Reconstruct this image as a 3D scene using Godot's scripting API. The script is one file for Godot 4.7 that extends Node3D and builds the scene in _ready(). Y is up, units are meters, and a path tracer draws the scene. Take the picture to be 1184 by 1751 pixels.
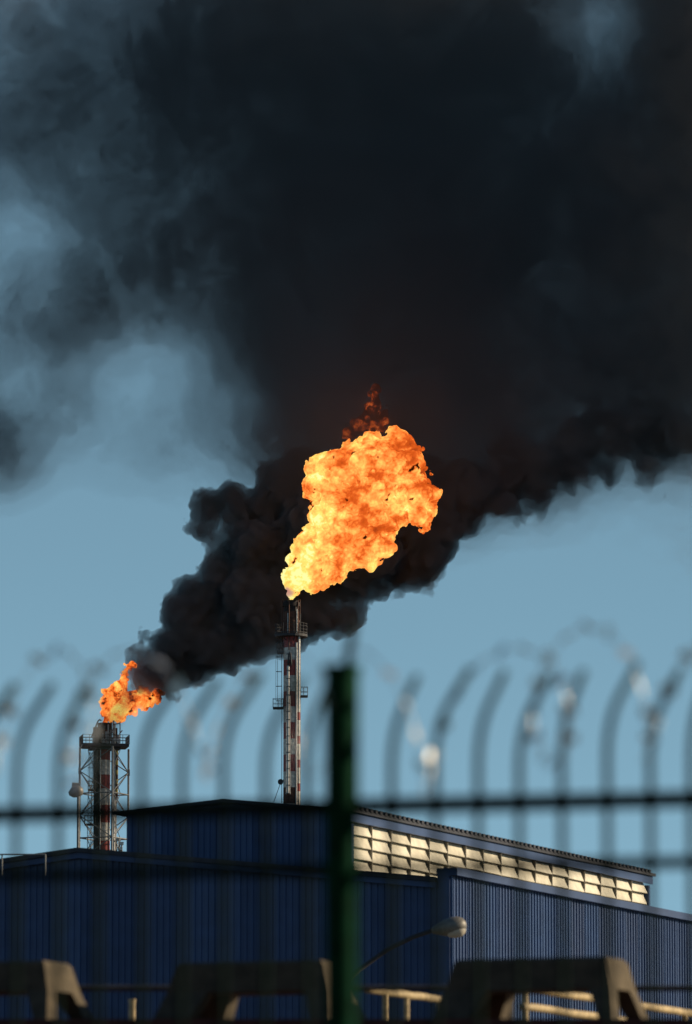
extends Node3D
# A refinery: two burning flare stacks and their smoke, seen with a long lens through a security fence.

const FOCAL := 9714.0        # focal length in units of the photograph's pixels (1184 x 1751)
const EYE := Vector3(0.0, 1.6, 0.0)
const PITCH := 7.88
const ALPHA := 21.7          # bearing of the halls' long sides, degrees right of the line of sight

var rng := RandomNumberGenerator.new()
var M := {}
var unit_tube: CylinderMesh
var unit_rod: CylinderMesh
var unit_box: BoxMesh
var names_used := {}


# ------------------------------------------------------------------ survey: direction of a sighted point -> place in the world
func sight(x: float, y: float) -> Vector3:
	var p := deg_to_rad(PITCH)
	var a := (x - 592.0) / FOCAL
	var b := -(y - 875.5) / FOCAL
	return Vector3(a, b * cos(p) + sin(p), -cos(p) + b * sin(p))

func at(x: float, y: float, depth: float) -> Vector3:
	var d := sight(x, y)
	return EYE + d * (depth / -d.z)

func on_plane(x: float, y: float, through: Vector3, normal: Vector3) -> Vector3:
	var d := sight(x, y)
	return EYE + d * ((through - EYE).dot(normal) / d.dot(normal))


# ------------------------------------------------------------------ naming and tagging
func numbered(called: String) -> String:
	if not names_used.has(called):
		names_used[called] = 0
		return called
	names_used[called] += 1
	return "%s_%03d" % [called, names_used[called]]

func tag(o: Node, label: String, category: String, group := "", kind := "") -> void:
	if label: o.set_meta("label", label)
	if category: o.set_meta("category", category)
	if group: o.set_meta("group", group)
	if kind: o.set_meta("kind", kind)

func thing(called: String, label: String, category: String, where := Vector3.ZERO, group := "") -> Node3D:
	var o := Node3D.new()
	o.name = numbered(called)
	add_child(o, true)
	o.position = where
	tag(o, label, category, group)
	return o

func part(called: String, mesh: Mesh, mat: Material, parent: Node, xf := Transform3D.IDENTITY) -> MeshInstance3D:
	var o := MeshInstance3D.new()
	o.name = called
	o.mesh = mesh
	o.material_override = mat
	o.transform = xf
	parent.add_child(o, true)
	return o

func along(a: Vector3, b: Vector3, r: float) -> Transform3D:
	var d := b - a
	var l := d.length()
	var y := d / l
	var x := y.cross(Vector3.RIGHT if absf(y.x) < 0.9 else Vector3.FORWARD).normalized()
	var z := x.cross(y)
	return Transform3D(Basis(x * r, y * l, z * r), (a + b) * 0.5)

func tube(called: String, a: Vector3, b: Vector3, r: float, mat: Material, parent: Node) -> MeshInstance3D:
	return part(called, unit_tube, mat, parent, along(a, b, r))

func rod(called: String, a: Vector3, b: Vector3, r: float, mat: Material, parent: Node) -> MeshInstance3D:
	return part(called, unit_rod, mat, parent, along(a, b, r))

func box(called: String, centre: Vector3, size: Vector3, mat: Material, parent: Node, turn := 0.0) -> MeshInstance3D:
	return part(called, unit_box, mat, parent, Transform3D(Basis(Vector3.UP, turn) * Basis.from_scale(size), centre))


# ------------------------------------------------------------------ materials
func noise_tex(n_seed: int, freq: float, octaves: int, lo: Color, hi: Color, size := 256, bump := false) -> NoiseTexture2D:
	var n := FastNoiseLite.new()
	n.seed = n_seed
	n.noise_type = FastNoiseLite.TYPE_SIMPLEX_SMOOTH
	n.frequency = freq
	n.fractal_octaves = octaves
	var t := NoiseTexture2D.new()
	t.width = size
	t.height = size
	t.seamless = true
	t.noise = n
	if bump:
		t.as_normal_map = true
		t.bump_strength = 3.0
	else:
		var g := Gradient.new()
		g.offsets = PackedFloat32Array([0.25, 0.75])
		g.colors = PackedColorArray([lo, hi])
		t.color_ramp = g
	return t

func mat(lin: Color, rough := 0.7, metal := 0.0, vary := 0.0, scale := 0.5, n_seed := 1) -> StandardMaterial3D:
	var m := StandardMaterial3D.new()
	m.roughness = rough
	m.metallic = metal
	if vary > 0.0:
		m.albedo_color = Color.WHITE
		var lo := Color(lin.r * (1.0 - vary), lin.g * (1.0 - vary), lin.b * (1.0 - vary)).linear_to_srgb()
		var hi := Color(minf(1.0, lin.r * (1.0 + vary)), minf(1.0, lin.g * (1.0 + vary)), minf(1.0, lin.b * (1.0 + vary))).linear_to_srgb()
		m.albedo_texture = noise_tex(n_seed, 0.02, 5, lo, hi)
		m.uv1_triplanar = true
		m.uv1_world_triplanar = true
		m.uv1_scale = Vector3.ONE * scale
	else:
		m.albedo_color = lin.linear_to_srgb()
	return m

func make_materials() -> void:
	M.blue = mat(Color(0.028, 0.066, 0.17), 0.5, 0.0, 0.1, 0.25, 3)
	M.blue2 = mat(Color(0.025, 0.06, 0.155), 0.55, 0.0, 0.12, 0.25, 4)
	M.blue3 = mat(Color(0.033, 0.076, 0.19), 0.45, 0.0, 0.1, 0.25, 5)
	M.roof = mat(Color(0.028, 0.032, 0.045), 0.7, 0.0, 0.3, 0.5, 7)
	M.cream = mat(Color(0.76, 0.7, 0.54), 0.6, 0.0, 0.14, 0.5, 8)
	M.cream2 = mat(Color(0.66, 0.6, 0.45), 0.6, 0.0, 0.2, 0.5, 9)
	M.fin = mat(Color(0.2, 0.18, 0.14), 0.7)
	M.red = mat(Color(0.3, 0.045, 0.035), 0.5, 0.0, 0.35, 0.35, 10)
	M.white = mat(Color(0.66, 0.62, 0.53), 0.5, 0.0, 0.3, 0.35, 11)
	M.rust = mat(Color(0.10, 0.04, 0.022), 0.75, 0.0, 0.5, 0.5, 12)
	M.soot = mat(Color(0.025, 0.02, 0.018), 0.85, 0.0, 0.4, 0.5, 13)
	M.steel = mat(Color(0.45, 0.43, 0.4), 0.4, 0.7, 0.2, 0.5, 14)
	M.grey = mat(Color(0.24, 0.24, 0.23), 0.6, 0.2, 0.25, 0.5, 15)
	M.iron = mat(Color(0.05, 0.05, 0.052), 0.7, 0.2, 0.3, 0.5, 16)
	M.yellow = mat(Color(0.55, 0.4, 0.08), 0.6, 0.0, 0.3, 0.6, 17)
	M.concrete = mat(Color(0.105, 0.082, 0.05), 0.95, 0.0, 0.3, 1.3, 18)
	M.wall = mat(Color(0.26, 0.25, 0.23), 0.9, 0.0, 0.25, 0.4, 19)
	M.coping = mat(Color(0.06, 0.018, 0.016), 0.7, 0.0, 0.3, 1.0, 20)
	M.fence = mat(Color(0.004, 0.05, 0.023), 0.75, 0.0, 0.3, 4.0, 21)
	M.fence_bar = mat(Color(0.01, 0.024, 0.021), 0.8, 0.0, 0.3, 4.0, 22)
	M.fence_bar.metallic_specular = 0.2
	M.fence.metallic_specular = 0.2
	M.rail_tan = mat(Color(0.5, 0.38, 0.2), 0.65, 0.0, 0.35, 1.5, 23)
	M.razor = mat(Color(0.82, 0.8, 0.75), 0.36, 0.8)
	M.lamp = mat(Color(0.2, 0.185, 0.155), 0.5, 0.2, 0.2, 2.0, 24)
	M.lamp_glass = mat(Color(0.55, 0.5, 0.4), 0.2)
	M.blocker = mat(Color(0.05, 0.05, 0.05), 0.85, 0.0, 0.3, 0.2, 37)
	M.ground = mat(Color(0.1, 0.085, 0.065), 0.95, 0.0, 0.3, 0.05, 25)


# ------------------------------------------------------------------ meshes
class Shape:
	var v := PackedVector3Array()
	var ix := PackedInt32Array()
	func quad(a: Vector3, b: Vector3, c: Vector3, d: Vector3) -> void:   # counter-clockwise seen from outside
		var n := v.size()
		v.append(a); v.append(b); v.append(c); v.append(d)
		ix.append_array(PackedInt32Array([n, n + 2, n + 1, n, n + 3, n + 2]))
	func tri(a: Vector3, b: Vector3, c: Vector3) -> void:
		var n := v.size()
		v.append(a); v.append(b); v.append(c)
		ix.append_array(PackedInt32Array([n, n + 2, n + 1]))
	func solid(p: Array) -> void:   # eight corners: bottom ring then top ring, each counter-clockwise seen from above
		quad(p[3], p[2], p[1], p[0]); quad(p[4], p[5], p[6], p[7])
		for k in 4:
			var j := (k + 1) % 4
			quad(p[k], p[j], p[4 + j], p[4 + k])
	func mesh(smooth := false) -> ArrayMesh:
		var st := SurfaceTool.new()
		st.begin(Mesh.PRIMITIVE_TRIANGLES)
		st.set_smooth_group(0 if smooth else -1)
		for k in ix.size():
			st.add_vertex(v[ix[k]])
		st.generate_normals()
		return st.commit()

func swept(path: PackedVector3Array, radii: PackedFloat32Array, seg: int) -> ArrayMesh:
	var st := SurfaceTool.new()
	st.begin(Mesh.PRIMITIVE_TRIANGLES)
	var rings := []
	var up := Vector3.UP
	for i in path.size():
		var t := (path[mini(i + 1, path.size() - 1)] - path[maxi(i - 1, 0)]).normalized()
		if absf(t.dot(up)) > 0.95: up = Vector3.RIGHT
		var x := up.cross(t).normalized()
		up = t.cross(x)
		var ring := PackedVector3Array()
		for k in seg:
			var a := TAU * k / seg
			ring.append(path[i] + (x * cos(a) + up * sin(a)) * radii[i])
		rings.append(ring)
	for i in path.size() - 1:
		for k in seg:
			var j := (k + 1) % seg
			for q in [rings[i][k], rings[i + 1][k], rings[i][j], rings[i][j], rings[i + 1][k], rings[i + 1][j]]:
				st.add_vertex(q)
	for e in [0, path.size() - 1]:
		for k in seg:
			var j := (k + 1) % seg
			st.add_vertex(path[e])
			st.add_vertex(rings[e][k] if e == 0 else rings[e][j])
			st.add_vertex(rings[e][j] if e == 0 else rings[e][k])
	st.index()
	st.generate_normals()
	return st.commit()

# A corrugated sheet in the plane z = 0 facing +z: x from 0 to w, from y0 to a top that runs y1 -> y2, ribs proud by depth
func sheet(w: float, y0: float, y1: float, y2: float, ribs: int, depth: float) -> ArrayMesh:
	var s := Shape.new()
	var xs := []
	var p := w / ribs
	for k in ribs:
		var o := p * k
		xs.append_array([[o, 0.0], [o + p * 0.5, 0.0], [o + p * 0.6, depth], [o + p * 0.9, depth]])
	xs.append([w, 0.0])
	for k in xs.size() - 1:
		var a = xs[k]
		var b = xs[k + 1]
		var ta := lerpf(y1, y2, a[0] / w)
		var tb := lerpf(y1, y2, b[0] / w)
		s.quad(Vector3(a[0], y0, a[1]), Vector3(b[0], y0, b[1]), Vector3(b[0], tb, b[1]), Vector3(a[0], ta, a[1]))
		s.quad(Vector3(b[0], y0, b[1] - 0.03), Vector3(a[0], y0, a[1] - 0.03), Vector3(a[0], ta, a[1] - 0.03), Vector3(b[0], tb, b[1] - 0.03))
		s.quad(Vector3(a[0], ta, a[1]), Vector3(b[0], tb, b[1]), Vector3(b[0], tb, b[1] - 0.03), Vector3(a[0], ta, a[1] - 0.03))
	return s.mesh()


# ------------------------------------------------------------------ fields and their surfaces (surface nets)
class Field:
	var nx: int
	var ny: int
	var nz: int
	var cell: float
	var lo: Vector3
	var f: PackedFloat32Array
	var used := PackedVector3Array()

	func setup(a: Vector3, b: Vector3, c: float) -> void:
		cell = c
		lo = a
		nx = int(ceil((b.x - a.x) / c / 4.0)) * 4 + 1
		ny = int(ceil((b.y - a.y) / c / 4.0)) * 4 + 1
		nz = int(ceil((b.z - a.z) / c / 4.0)) * 4 + 1
		f.resize(nx * ny * nz)

	# fills f from a function of place, sampled on every fourth point and read between them
	func coarse(fn: Callable) -> void:
		var cx := (nx - 1) / 4 + 1
		var cy := (ny - 1) / 4 + 1
		var cz := (nz - 1) / 4 + 1
		var g := PackedFloat32Array()
		g.resize(cx * cy * cz)
		var n := 0
		for z in cz:
			for y in cy:
				for x in cx:
					g[n] = fn.call(lo + Vector3(x, y, z) * (cell * 4.0))
					n += 1
		n = 0
		for z in nz:
			var z0 := mini(z >> 2, cz - 2)
			var tz := float(z - z0 * 4) * 0.25
			for y in ny:
				var y0 := mini(y >> 2, cy - 2)
				var ty := float(y - y0 * 4) * 0.25
				var r00 := (z0 * cy + y0) * cx
				var r01 := r00 + cx
				var r10 := r00 + cx * cy
				var r11 := r10 + cx
				var a := 0.0
				var b := 0.0
				for x in nx:
					var x0 := x >> 2
					if x & 3 == 0:
						a = b if x > 0 else lerpf(lerpf(g[r00], g[r01], ty), lerpf(g[r10], g[r11], ty), tz)
						if x0 < cx - 1:
							b = lerpf(lerpf(g[r00 + x0 + 1], g[r01 + x0 + 1], ty), lerpf(g[r10 + x0 + 1], g[r11 + x0 + 1], ty), tz)
					f[n] = a + (b - a) * (float(x & 3) * 0.25)
					n += 1

	func close_sides(value: float) -> void:
		for z in nz:
			for y in ny:
				var r := (z * ny + y) * nx
				if z == 0 or z == nz - 1 or y == 0 or y == ny - 1:
					for x in nx: f[r + x] = value
				else:
					f[r] = value
					f[r + nx - 1] = value

	# the closed surface where f crosses iso; f is larger inside
	func surface(iso: float) -> Array:
		var verts := PackedVector3Array()
		var index := PackedInt32Array()
		var where := PackedInt32Array()
		where.resize(nx * ny * nz)
		var sxy := nx * ny
		for z in nz - 1:
			for y in ny - 1:
				var r := z * sxy + y * nx
				var left := int(f[r] > iso) | int(f[r + nx] > iso) << 1 | int(f[r + sxy] > iso) << 2 | int(f[r + sxy + nx] > iso) << 3
				for x in nx - 1:
					var q := r + x + 1
					var right := int(f[q] > iso) | int(f[q + nx] > iso) << 1 | int(f[q + sxy] > iso) << 2 | int(f[q + sxy + nx] > iso) << 3
					if not ((left == 0 and right == 0) or (left == 15 and right == 15)):
						var i := r + x
						var c := [f[i], f[i + 1], f[i + nx], f[i + nx + 1], f[i + sxy], f[i + sxy + 1], f[i + sxy + nx], f[i + sxy + nx + 1]]
						var sum := Vector3.ZERO
						var n := 0
						for e in EDGES:
							var p: float = c[e[0]]
							var w: float = c[e[1]]
							if (p > iso) != (w > iso):
								sum += CORNER[e[0]].lerp(CORNER[e[1]], (iso - p) / (w - p))
								n += 1
						where[i] = verts.size()
						verts.append(lo + (Vector3(x, y, z) + sum / n) * cell)
					left = right
		for z in range(1, nz - 1):
			for y in range(1, ny - 1):
				var r := z * sxy + y * nx
				for x in range(1, nx - 1):
					var i := r + x
					var s := f[i] > iso
					if s != (f[i + 1] > iso):
						var a := where[i - nx - sxy]; var b := where[i - sxy]; var c := where[i]; var d := where[i - nx]
						if s: index.append_array(PackedInt32Array([a, c, b, a, d, c]))
						else: index.append_array(PackedInt32Array([a, b, c, a, c, d]))
					if s != (f[i + nx] > iso):
						var a := where[i - 1 - sxy]; var b := where[i - 1]; var c := where[i]; var d := where[i - sxy]
						if s: index.append_array(PackedInt32Array([a, c, b, a, d, c]))
						else: index.append_array(PackedInt32Array([a, b, c, a, c, d]))
					if s != (f[i + sxy] > iso):
						var a := where[i - 1 - nx]; var b := where[i - nx]; var c := where[i]; var d := where[i - 1]
						if s: index.append_array(PackedInt32Array([a, c, b, a, d, c]))
						else: index.append_array(PackedInt32Array([a, b, c, a, c, d]))
		return [verts, index]

	const CORNER := [Vector3(0, 0, 0), Vector3(1, 0, 0), Vector3(0, 1, 0), Vector3(1, 1, 0), Vector3(0, 0, 1), Vector3(1, 0, 1), Vector3(0, 1, 1), Vector3(1, 1, 1)]
	const EDGES := [[0, 1], [2, 3], [4, 5], [6, 7], [0, 2], [1, 3], [4, 6], [5, 7], [0, 4], [1, 5], [2, 6], [3, 7]]

func array_mesh(va: Array, colors = null) -> ArrayMesh:
	var a := []
	a.resize(Mesh.ARRAY_MAX)
	a[Mesh.ARRAY_VERTEX] = va[0]
	a[Mesh.ARRAY_INDEX] = va[1]
	if colors != null: a[Mesh.ARRAY_COLOR] = colors
	var m := ArrayMesh.new()
	m.add_surface_from_arrays(Mesh.PRIMITIVE_TRIANGLES, a)
	return m

func fbm(n_seed: int, size: float, octaves: int, kind := FastNoiseLite.FRACTAL_FBM, gain := 0.5) -> FastNoiseLite:
	var n := FastNoiseLite.new()
	n.seed = n_seed
	n.noise_type = FastNoiseLite.TYPE_SIMPLEX_SMOOTH
	n.frequency = 1.0 / size
	n.fractal_type = kind
	n.fractal_octaves = octaves
	n.fractal_gain = gain
	return n

# blobs: [x, y, radius] as sighted, with an offset in depth in metres; returned as [centre, radius in metres]
func blobs_at(list: Array, depth: float) -> Array:
	var out := []
	for b in list:
		var d: float = depth + (b[3] if b.size() > 3 else 0.0)
		out.append([at(b[0], b[1], d), b[2] * d / FOCAL])
	return out

func bounds(b: Array, margin: float) -> Array:
	var lo := Vector3.INF
	var hi := -Vector3.INF
	for k in b:
		var r: Vector3 = Vector3.ONE * (k[1] + margin)
		lo = lo.min(k[0] - r)
		hi = hi.max(k[0] + r)
	return [lo, hi]

func inside_blobs(b: Array, q: Vector3) -> float:
	var best := -1e9
	for k in b:
		best = maxf(best, k[1] - q.distance_to(k[0]))
	return best


# ------------------------------------------------------------------ main
func _ready() -> void:
	rng.seed = 7
	light_and_camera()
	unit_tube = CylinderMesh.new()
	unit_tube.top_radius = 1.0; unit_tube.bottom_radius = 1.0; unit_tube.height = 1.0; unit_tube.radial_segments = 24; unit_tube.rings = 1
	unit_rod = CylinderMesh.new()
	unit_rod.top_radius = 1.0; unit_rod.bottom_radius = 1.0; unit_rod.height = 1.0; unit_rod.radial_segments = 8; unit_rod.rings = 1
	unit_box = BoxMesh.new()
	make_materials()
	ground()
	halls()
	behind()
	right_stack()
	left_stack()
	flames()
	smoke()
	foreground()
	fence()

func light_and_camera() -> void:
	var cam := Camera3D.new()
	cam.name = "camera"
	var lens := CameraAttributesPhysical.new()
	lens.frustum_focal_length = 133.15     # a 24 mm high frame: the angle of a 200 mm lens on a 36 mm high one
	lens.exposure_aperture = 2.66          # a 50 mm wide opening
	lens.frustum_focus_distance = 520.0
	lens.frustum_near = 0.5
	lens.frustum_far = 6000.0
	cam.attributes = lens
	cam.position = EYE
	cam.rotation_degrees = Vector3(PITCH, 0, 0)
	cam.fov = rad_to_deg(2.0 * atan(875.5 / FOCAL))
	cam.near = 0.5
	cam.far = 6000.0
	add_child(cam)
	cam.current = true

	var env := Environment.new()
	env.background_mode = Environment.BG_SKY
	var sky := Sky.new()
	var sm := ProceduralSkyMaterial.new()
	sm.sky_top_color = Color(0.025, 0.055, 0.12).linear_to_srgb()
	sm.sky_horizon_color = Color(0.305, 0.56, 0.715).linear_to_srgb()
	sm.sky_curve = 0.15
	sm.ground_horizon_color = Color(0.36, 0.4, 0.42)
	sm.ground_bottom_color = Color(0.2, 0.2, 0.2)
	sm.sun_angle_max = 1.0
	sky.sky_material = sm
	env.sky = sky
	env.tonemap_mode = Environment.TONE_MAPPER_LINEAR
	env.tonemap_exposure = 1.0
	env.sdfgi_enabled = true
	env.ssao_enabled = true
	env.ssil_enabled = true
	env.volumetric_fog_enabled = true
	env.volumetric_fog_density = 0.0
	var we := WorldEnvironment.new()
	we.name = "world_environment"
	we.environment = env
	add_child(we)

	var sun := DirectionalLight3D.new()
	sun.name = "sun"
	sun.light_energy = 1.6
	sun.light_color = Color(1.0, 0.92, 0.8)
	sun.light_angular_distance = 0.5
	sun.shadow_enabled = true
	add_child(sun)
	var towards := Vector3(0.90, 0.36, -0.13).normalized()
	sun.look_at_from_position(towards * 100.0, Vector3.ZERO)

func ground() -> void:
	var g := PlaneMesh.new()
	g.size = Vector2(5000, 5000)
	var o := part("ground", g, M.ground, self)
	o.position = Vector3(0, 0, -1500)
	tag(o, "dusty brown ground of the refinery yard below the frame", "ground", "", "structure")


# ------------------------------------------------------------------ the blue halls
func halls() -> void:
	var a := deg_to_rad(ALPHA)
	var u := Vector3(sin(a), 0, -cos(a))          # along the long side, away
	var v := Vector3(-cos(a), 0, -sin(a))         # along the front, to the left
	var corner := at(770, 1488.6, 150)
	corner.y = 0.0
	var turn_front := Basis(-v, Vector3.UP, -u)   # x to the right along the front, z out of the front
	var turn_side := Basis(u, Vector3.UP, -v)     # x along the side (away), z out of the side

	# low hall: gable front, sunlit side with a parapet
	var low := thing("low_hall", "low dark blue corrugated hall in front with sunlit ribbed side wall", "building", corner)
	low.basis = turn_front                         # own axes: x right along the front, z out of it
	var apex := low.to_local(on_plane(140, 1458, corner, -u))
	var east := low.to_local(on_plane(749, 1508.5, corner, -u))
	var top := low.to_local(on_plane(770, 1487, corner, -u)).y
	var half := east.x - apex.x
	var rise := apex.y - east.y
	var west_x := apex.x - half
	var x := west_x
	var k := 0
	var w := half * 2.0 / 22.0
	while k < 22:
		var y1 := east.y + rise * (1.0 - absf(x - apex.x) / half)
		var y2 := east.y + rise * (1.0 - absf(x + w - apex.x) / half)
		part("wall_panel", sheet(w - 0.004, 0.0, y1 - 0.02, y2 - 0.02, 5, 0.035), [M.blue, M.blue2, M.blue3][(k * 5 + k / 3) % 3], low, Transform3D(Basis.IDENTITY, Vector3(x, 0, 0)))
		x += w
		k += 1
	var deep := 52.0
	for s in [-1.0, 1.0]:
		var e := Vector3(apex.x + s * (half + (0.3 if s < 0 else 0.0)), east.y - (0.02 if s < 0 else 0.0), 0)
		var t := Shape.new()
		var th := 0.12
		var p := [Vector3(minf(e.x, apex.x), e.y if s < 0 else apex.y, 0.3), Vector3(maxf(e.x, apex.x), apex.y if s < 0 else e.y, 0.3)]
		t.solid([p[0], p[1], p[1] + Vector3(0, 0, -deep), p[0] + Vector3(0, 0, -deep), p[0] + Vector3(0, th, 0), p[1] + Vector3(0, th, 0), p[1] + Vector3(0, th, -deep), p[0] + Vector3(0, th, -deep)])
		part("roof_slope", t.mesh(), M.roof, low)
		# verge trim under the roof edge
		var g := Shape.new()
		var q0: Vector3 = p[0] + Vector3(0, -0.16, -0.1)
		var q1: Vector3 = p[1] + Vector3(0, -0.16, -0.1)
		g.solid([q0, q1, q1 + Vector3(0, 0, -0.06), q0 + Vector3(0, 0, -0.06), q0 + Vector3(0, 0.155, 0), q1 + Vector3(0, 0.155, 0), q1 + Vector3(0, 0.155, -0.06), q0 + Vector3(0, 0.155, -0.06)])
		part("verge_trim", g.mesh(), M.blue2, low)
	# core behind the sheets keeps the hall closed
	var core := Shape.new()
	core.v = PackedVector3Array()
	var b0 := Vector3(west_x + 0.1, 0, -0.12)
	var b1 := Vector3(-0.1, 0, -0.12)
	core.solid([b0, b1, b1 + Vector3(0, 0, -deep), b0 + Vector3(0, 0, -deep), b0 + Vector3(0, east.y - 0.2, 0), b1 + Vector3(0, east.y - 0.2, 0), b1 + Vector3(0, east.y - 0.2, -deep), b0 + Vector3(0, east.y - 0.2, -deep)])
	part("inner_shell", core.mesh(), M.blue2, low)
	# parapet end seen from the front
	var thick := -east.x
	box("parapet_end", Vector3(-thick * 0.5, top * 0.5, 0.0), Vector3(thick - 0.004, top, 0.08), M.blue2, low)
	# side sheets
	var side := turn_front.inverse() * turn_side
	var n := 44
	var sw := 1.17
	var mats := [M.blue, M.blue3, M.blue, M.blue2, M.blue3]
	var shared := sheet(sw - 0.02, 0.0, top - 0.16, top - 0.16, 5, 0.042)
	for i in n:
		part("side_panel", shared, mats[(i * 7 + i / 3) % 5], low, Transform3D(side, side * Vector3(i * sw + 0.04, 0, (0.012 if i % 2 else 0.0))))
		# the overlap of two sheets stands a little proud
		box("sheet_lap", side * Vector3(i * sw + 0.03, (top - 0.16) * 0.5, 0.03), Vector3(0.07, top - 0.17, 0.03), M.blue3, low)
	var long := n * sw
	box("parapet_cap", side * Vector3(long * 0.5, top - 0.06, -thick * 0.5 + 0.1), Vector3(thick + 0.24, 0.2, long + 0.1), M.blue2, low)
	var cb := side * Vector3(long * 0.5, (top - 0.2) * 0.5, -0.12)
	box("parapet_core", cb, Vector3(0.15, top - 0.2, long), M.blue2, low)

	# tall hall: gable front behind the low roof, louvred long side
	var back := corner + u * 5.0
	var right_corner := on_plane(590, 1386, back, -u)
	right_corner.y = 0.0
	var tall := thing("tall_hall", "tall blue hall behind with long band of cream louvres under its roof", "building", right_corner)
	tall.basis = turn_front
	var ta := tall.to_local(on_plane(390, 1374, back, -u))
	var tr := tall.to_local(on_plane(590, 1389, back, -u)).y
	var tl := tall.to_local(on_plane(217, 1393, back, -u))
	k = 0
	var cols := 12
	var step := -tl.x / cols
	while k < cols:
		var xa := tl.x + step * k
		var xb := xa + step
		var fa := func(xx: float) -> float:
			return lerpf(tl.y, ta.y, (xx - tl.x) / (ta.x - tl.x)) if xx < ta.x else lerpf(ta.y, tr, (xx - ta.x) / (0.0 - ta.x))
		part("wall_panel", sheet(step - 0.004, 0.0, fa.call(xa), fa.call(xb), 3, 0.035), [M.blue, M.blue2, M.blue3][(k * 5 + k / 3) % 3], tall, Transform3D(Basis.IDENTITY, Vector3(xa, 0, 0)))
		k += 1
	# length of the louvred side, from where its far end is sighted
	var side_normal := -v
	var far := tall.to_local(on_plane(1101, 1520, right_corner, side_normal))
	var length := -far.z
	var roof_near := tall.to_local(on_plane(624, 1397.0, right_corner, side_normal)).y
	var over := 0.3
	for s in [-1.0, 1.0]:
		var e := Vector3(tl.x - over if s < 0 else over, (tl.y if s < 0 else roof_near) , 0.35)
		var c := Vector3(ta.x, ta.y + 0.02, 0.35)
		if s > 0: e.y = roof_near
		else: e.y = tl.y - 0.02
		var p0: Vector3 = e if s < 0 else c
		var p1: Vector3 = c if s < 0 else e
		var t := Shape.new()
		var zz := Vector3(0, 0, -length - 0.7)
		var th := Vector3(0, 0.09, 0)
		t.solid([p0, p1, p1 + zz, p0 + zz, p0 + th, p1 + th, p1 + zz + th, p0 + zz + th])
		part("roof_slope", t.mesh(), M.roof, tall)
	# ribs of the roof sheets, seen as a row of teeth along the eave
	var teeth := int(length / 0.36)
	for i in teeth + 1:
		box("roof_rib", Vector3(over - 0.35, roof_near + 0.125, -i * 0.36 + 0.2), Vector3(0.75, 0.1, 0.17), M.roof, tall)
	# fascia, louvre frame
	var sd := turn_front.inverse() * turn_side
	box("eave_fascia", sd * Vector3(length * 0.5, roof_near - 0.125, 0.2), Vector3(0.06, 0.24, length + 0.5), M.blue, tall)
	box("soffit", sd * Vector3(length * 0.5, roof_near - 0.03, 0.05), Vector3(0.28, 0.04, length), M.blue2, tall)
	box("corner_post", sd * Vector3(0.09, (roof_near - 0.3) * 0.5, 0.06), Vector3(0.3, roof_near - 0.3, 0.18), M.blue2, tall)
	box("corner_post", sd * Vector3(length - 0.06, (roof_near - 0.3) * 0.5, 0.06), Vector3(0.3, roof_near - 0.3, 0.14), M.blue, tall)
	box("inner_shell", Vector3(tl.x * 0.5, (tl.y - 0.4) * 0.5, -length * 0.5 - 0.1), Vector3(-tl.x - 0.5, tl.y - 0.4, length - 0.2), M.blue2, tall)
	box("louvre_backing", sd * Vector3(length * 0.5, (roof_near - 0.06) * 0.5, -0.04), Vector3(0.06, roof_near - 0.06, length - 0.1), M.blue2, tall)
	var ncol := 17
	var pitch := (length - 0.3) / ncol
	var rows := 6
	var rowh := 0.335
	var ytop := roof_near - 0.25
	var blade := Shape.new()
	# a bent sheet: steep upper face leaning out, with a short lip
	var pr := [Vector2(0.045, 0.01), Vector2(0.075, -0.1), Vector2(0.165, -rowh * 0.95), Vector2(0.15, -rowh * 0.985)]
	for i in 3:
		var p: Vector2 = pr[i]
		var q: Vector2 = pr[i + 1]
		blade.quad(Vector3(0, q.y, q.x), Vector3(pitch - 0.05, q.y, q.x), Vector3(pitch - 0.05, p.y, p.x), Vector3(0, p.y, p.x))
		blade.quad(Vector3(0, p.y, p.x - 0.012), Vector3(pitch - 0.05, p.y, p.x - 0.012), Vector3(pitch - 0.05, q.y, q.x - 0.012), Vector3(0, q.y, q.x - 0.012))
	var bm := blade.mesh()
	for i in ncol:
		box("louvre_fin", sd * Vector3(0.15 + i * pitch, ytop - rows * rowh * 0.5, 0.085), Vector3(0.17, rows * rowh, 0.035), M.fin, tall)
		for j in rows:
			var b := part("louvre_blade", bm, M.cream if rng.randf() < 0.65 else M.cream2, tall)
			var jig := Basis(Vector3.RIGHT, rng.randf_range(-0.05, 0.05)) * Basis(Vector3.BACK, rng.randf_range(-0.008, 0.008))
			b.transform = Transform3D(sd * jig, sd * Vector3(0.175 + i * pitch, ytop - j * rowh, 0.0))
	# a sill rail on the low roof, far left
	var rail := thing("roof_guard_rail", "thin pale guard rail on the low hall's roof, far left", "railing")
	var r0 := at(2, 1461, 152)
	var r1 := at(78, 1461, 152)
	rod("top_rail", r0 + Vector3(-1.5, 0, 0), r1, 0.02, M.grey, rail)
	for q in [r0 + Vector3(0.03, 0, 0), r1]:
		rod("rail_post", q + Vector3(0, -0.55, 0), q, 0.02, M.grey, rail)


# ------------------------------------------------------------------ behind the viewpoint: an added, unseen dark shed keeps the sky's light off all that faces us
func behind() -> void:
	var h := thing("light_blocker", "added unseen dark shed behind the viewpoint, facing the fence", "building", Vector3(0, 0, 9.0))
	for k in 14:
		box("wall_panel", Vector3(-65.0 + k * 10.0, 11.0, 0.15), Vector3(9.96, 22.0, 0.3), M.blocker, h)
	box("blocker_top", Vector3(0, 22.2, 20.0), Vector3(142, 0.38, 42), M.roof, h)
	for k in [-1.0, 1.0]:
		box("blocker_end", Vector3(k * 70.2, 11.0, 20.3), Vector3(0.3, 21.98, 39.9), M.blocker, h)


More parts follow.
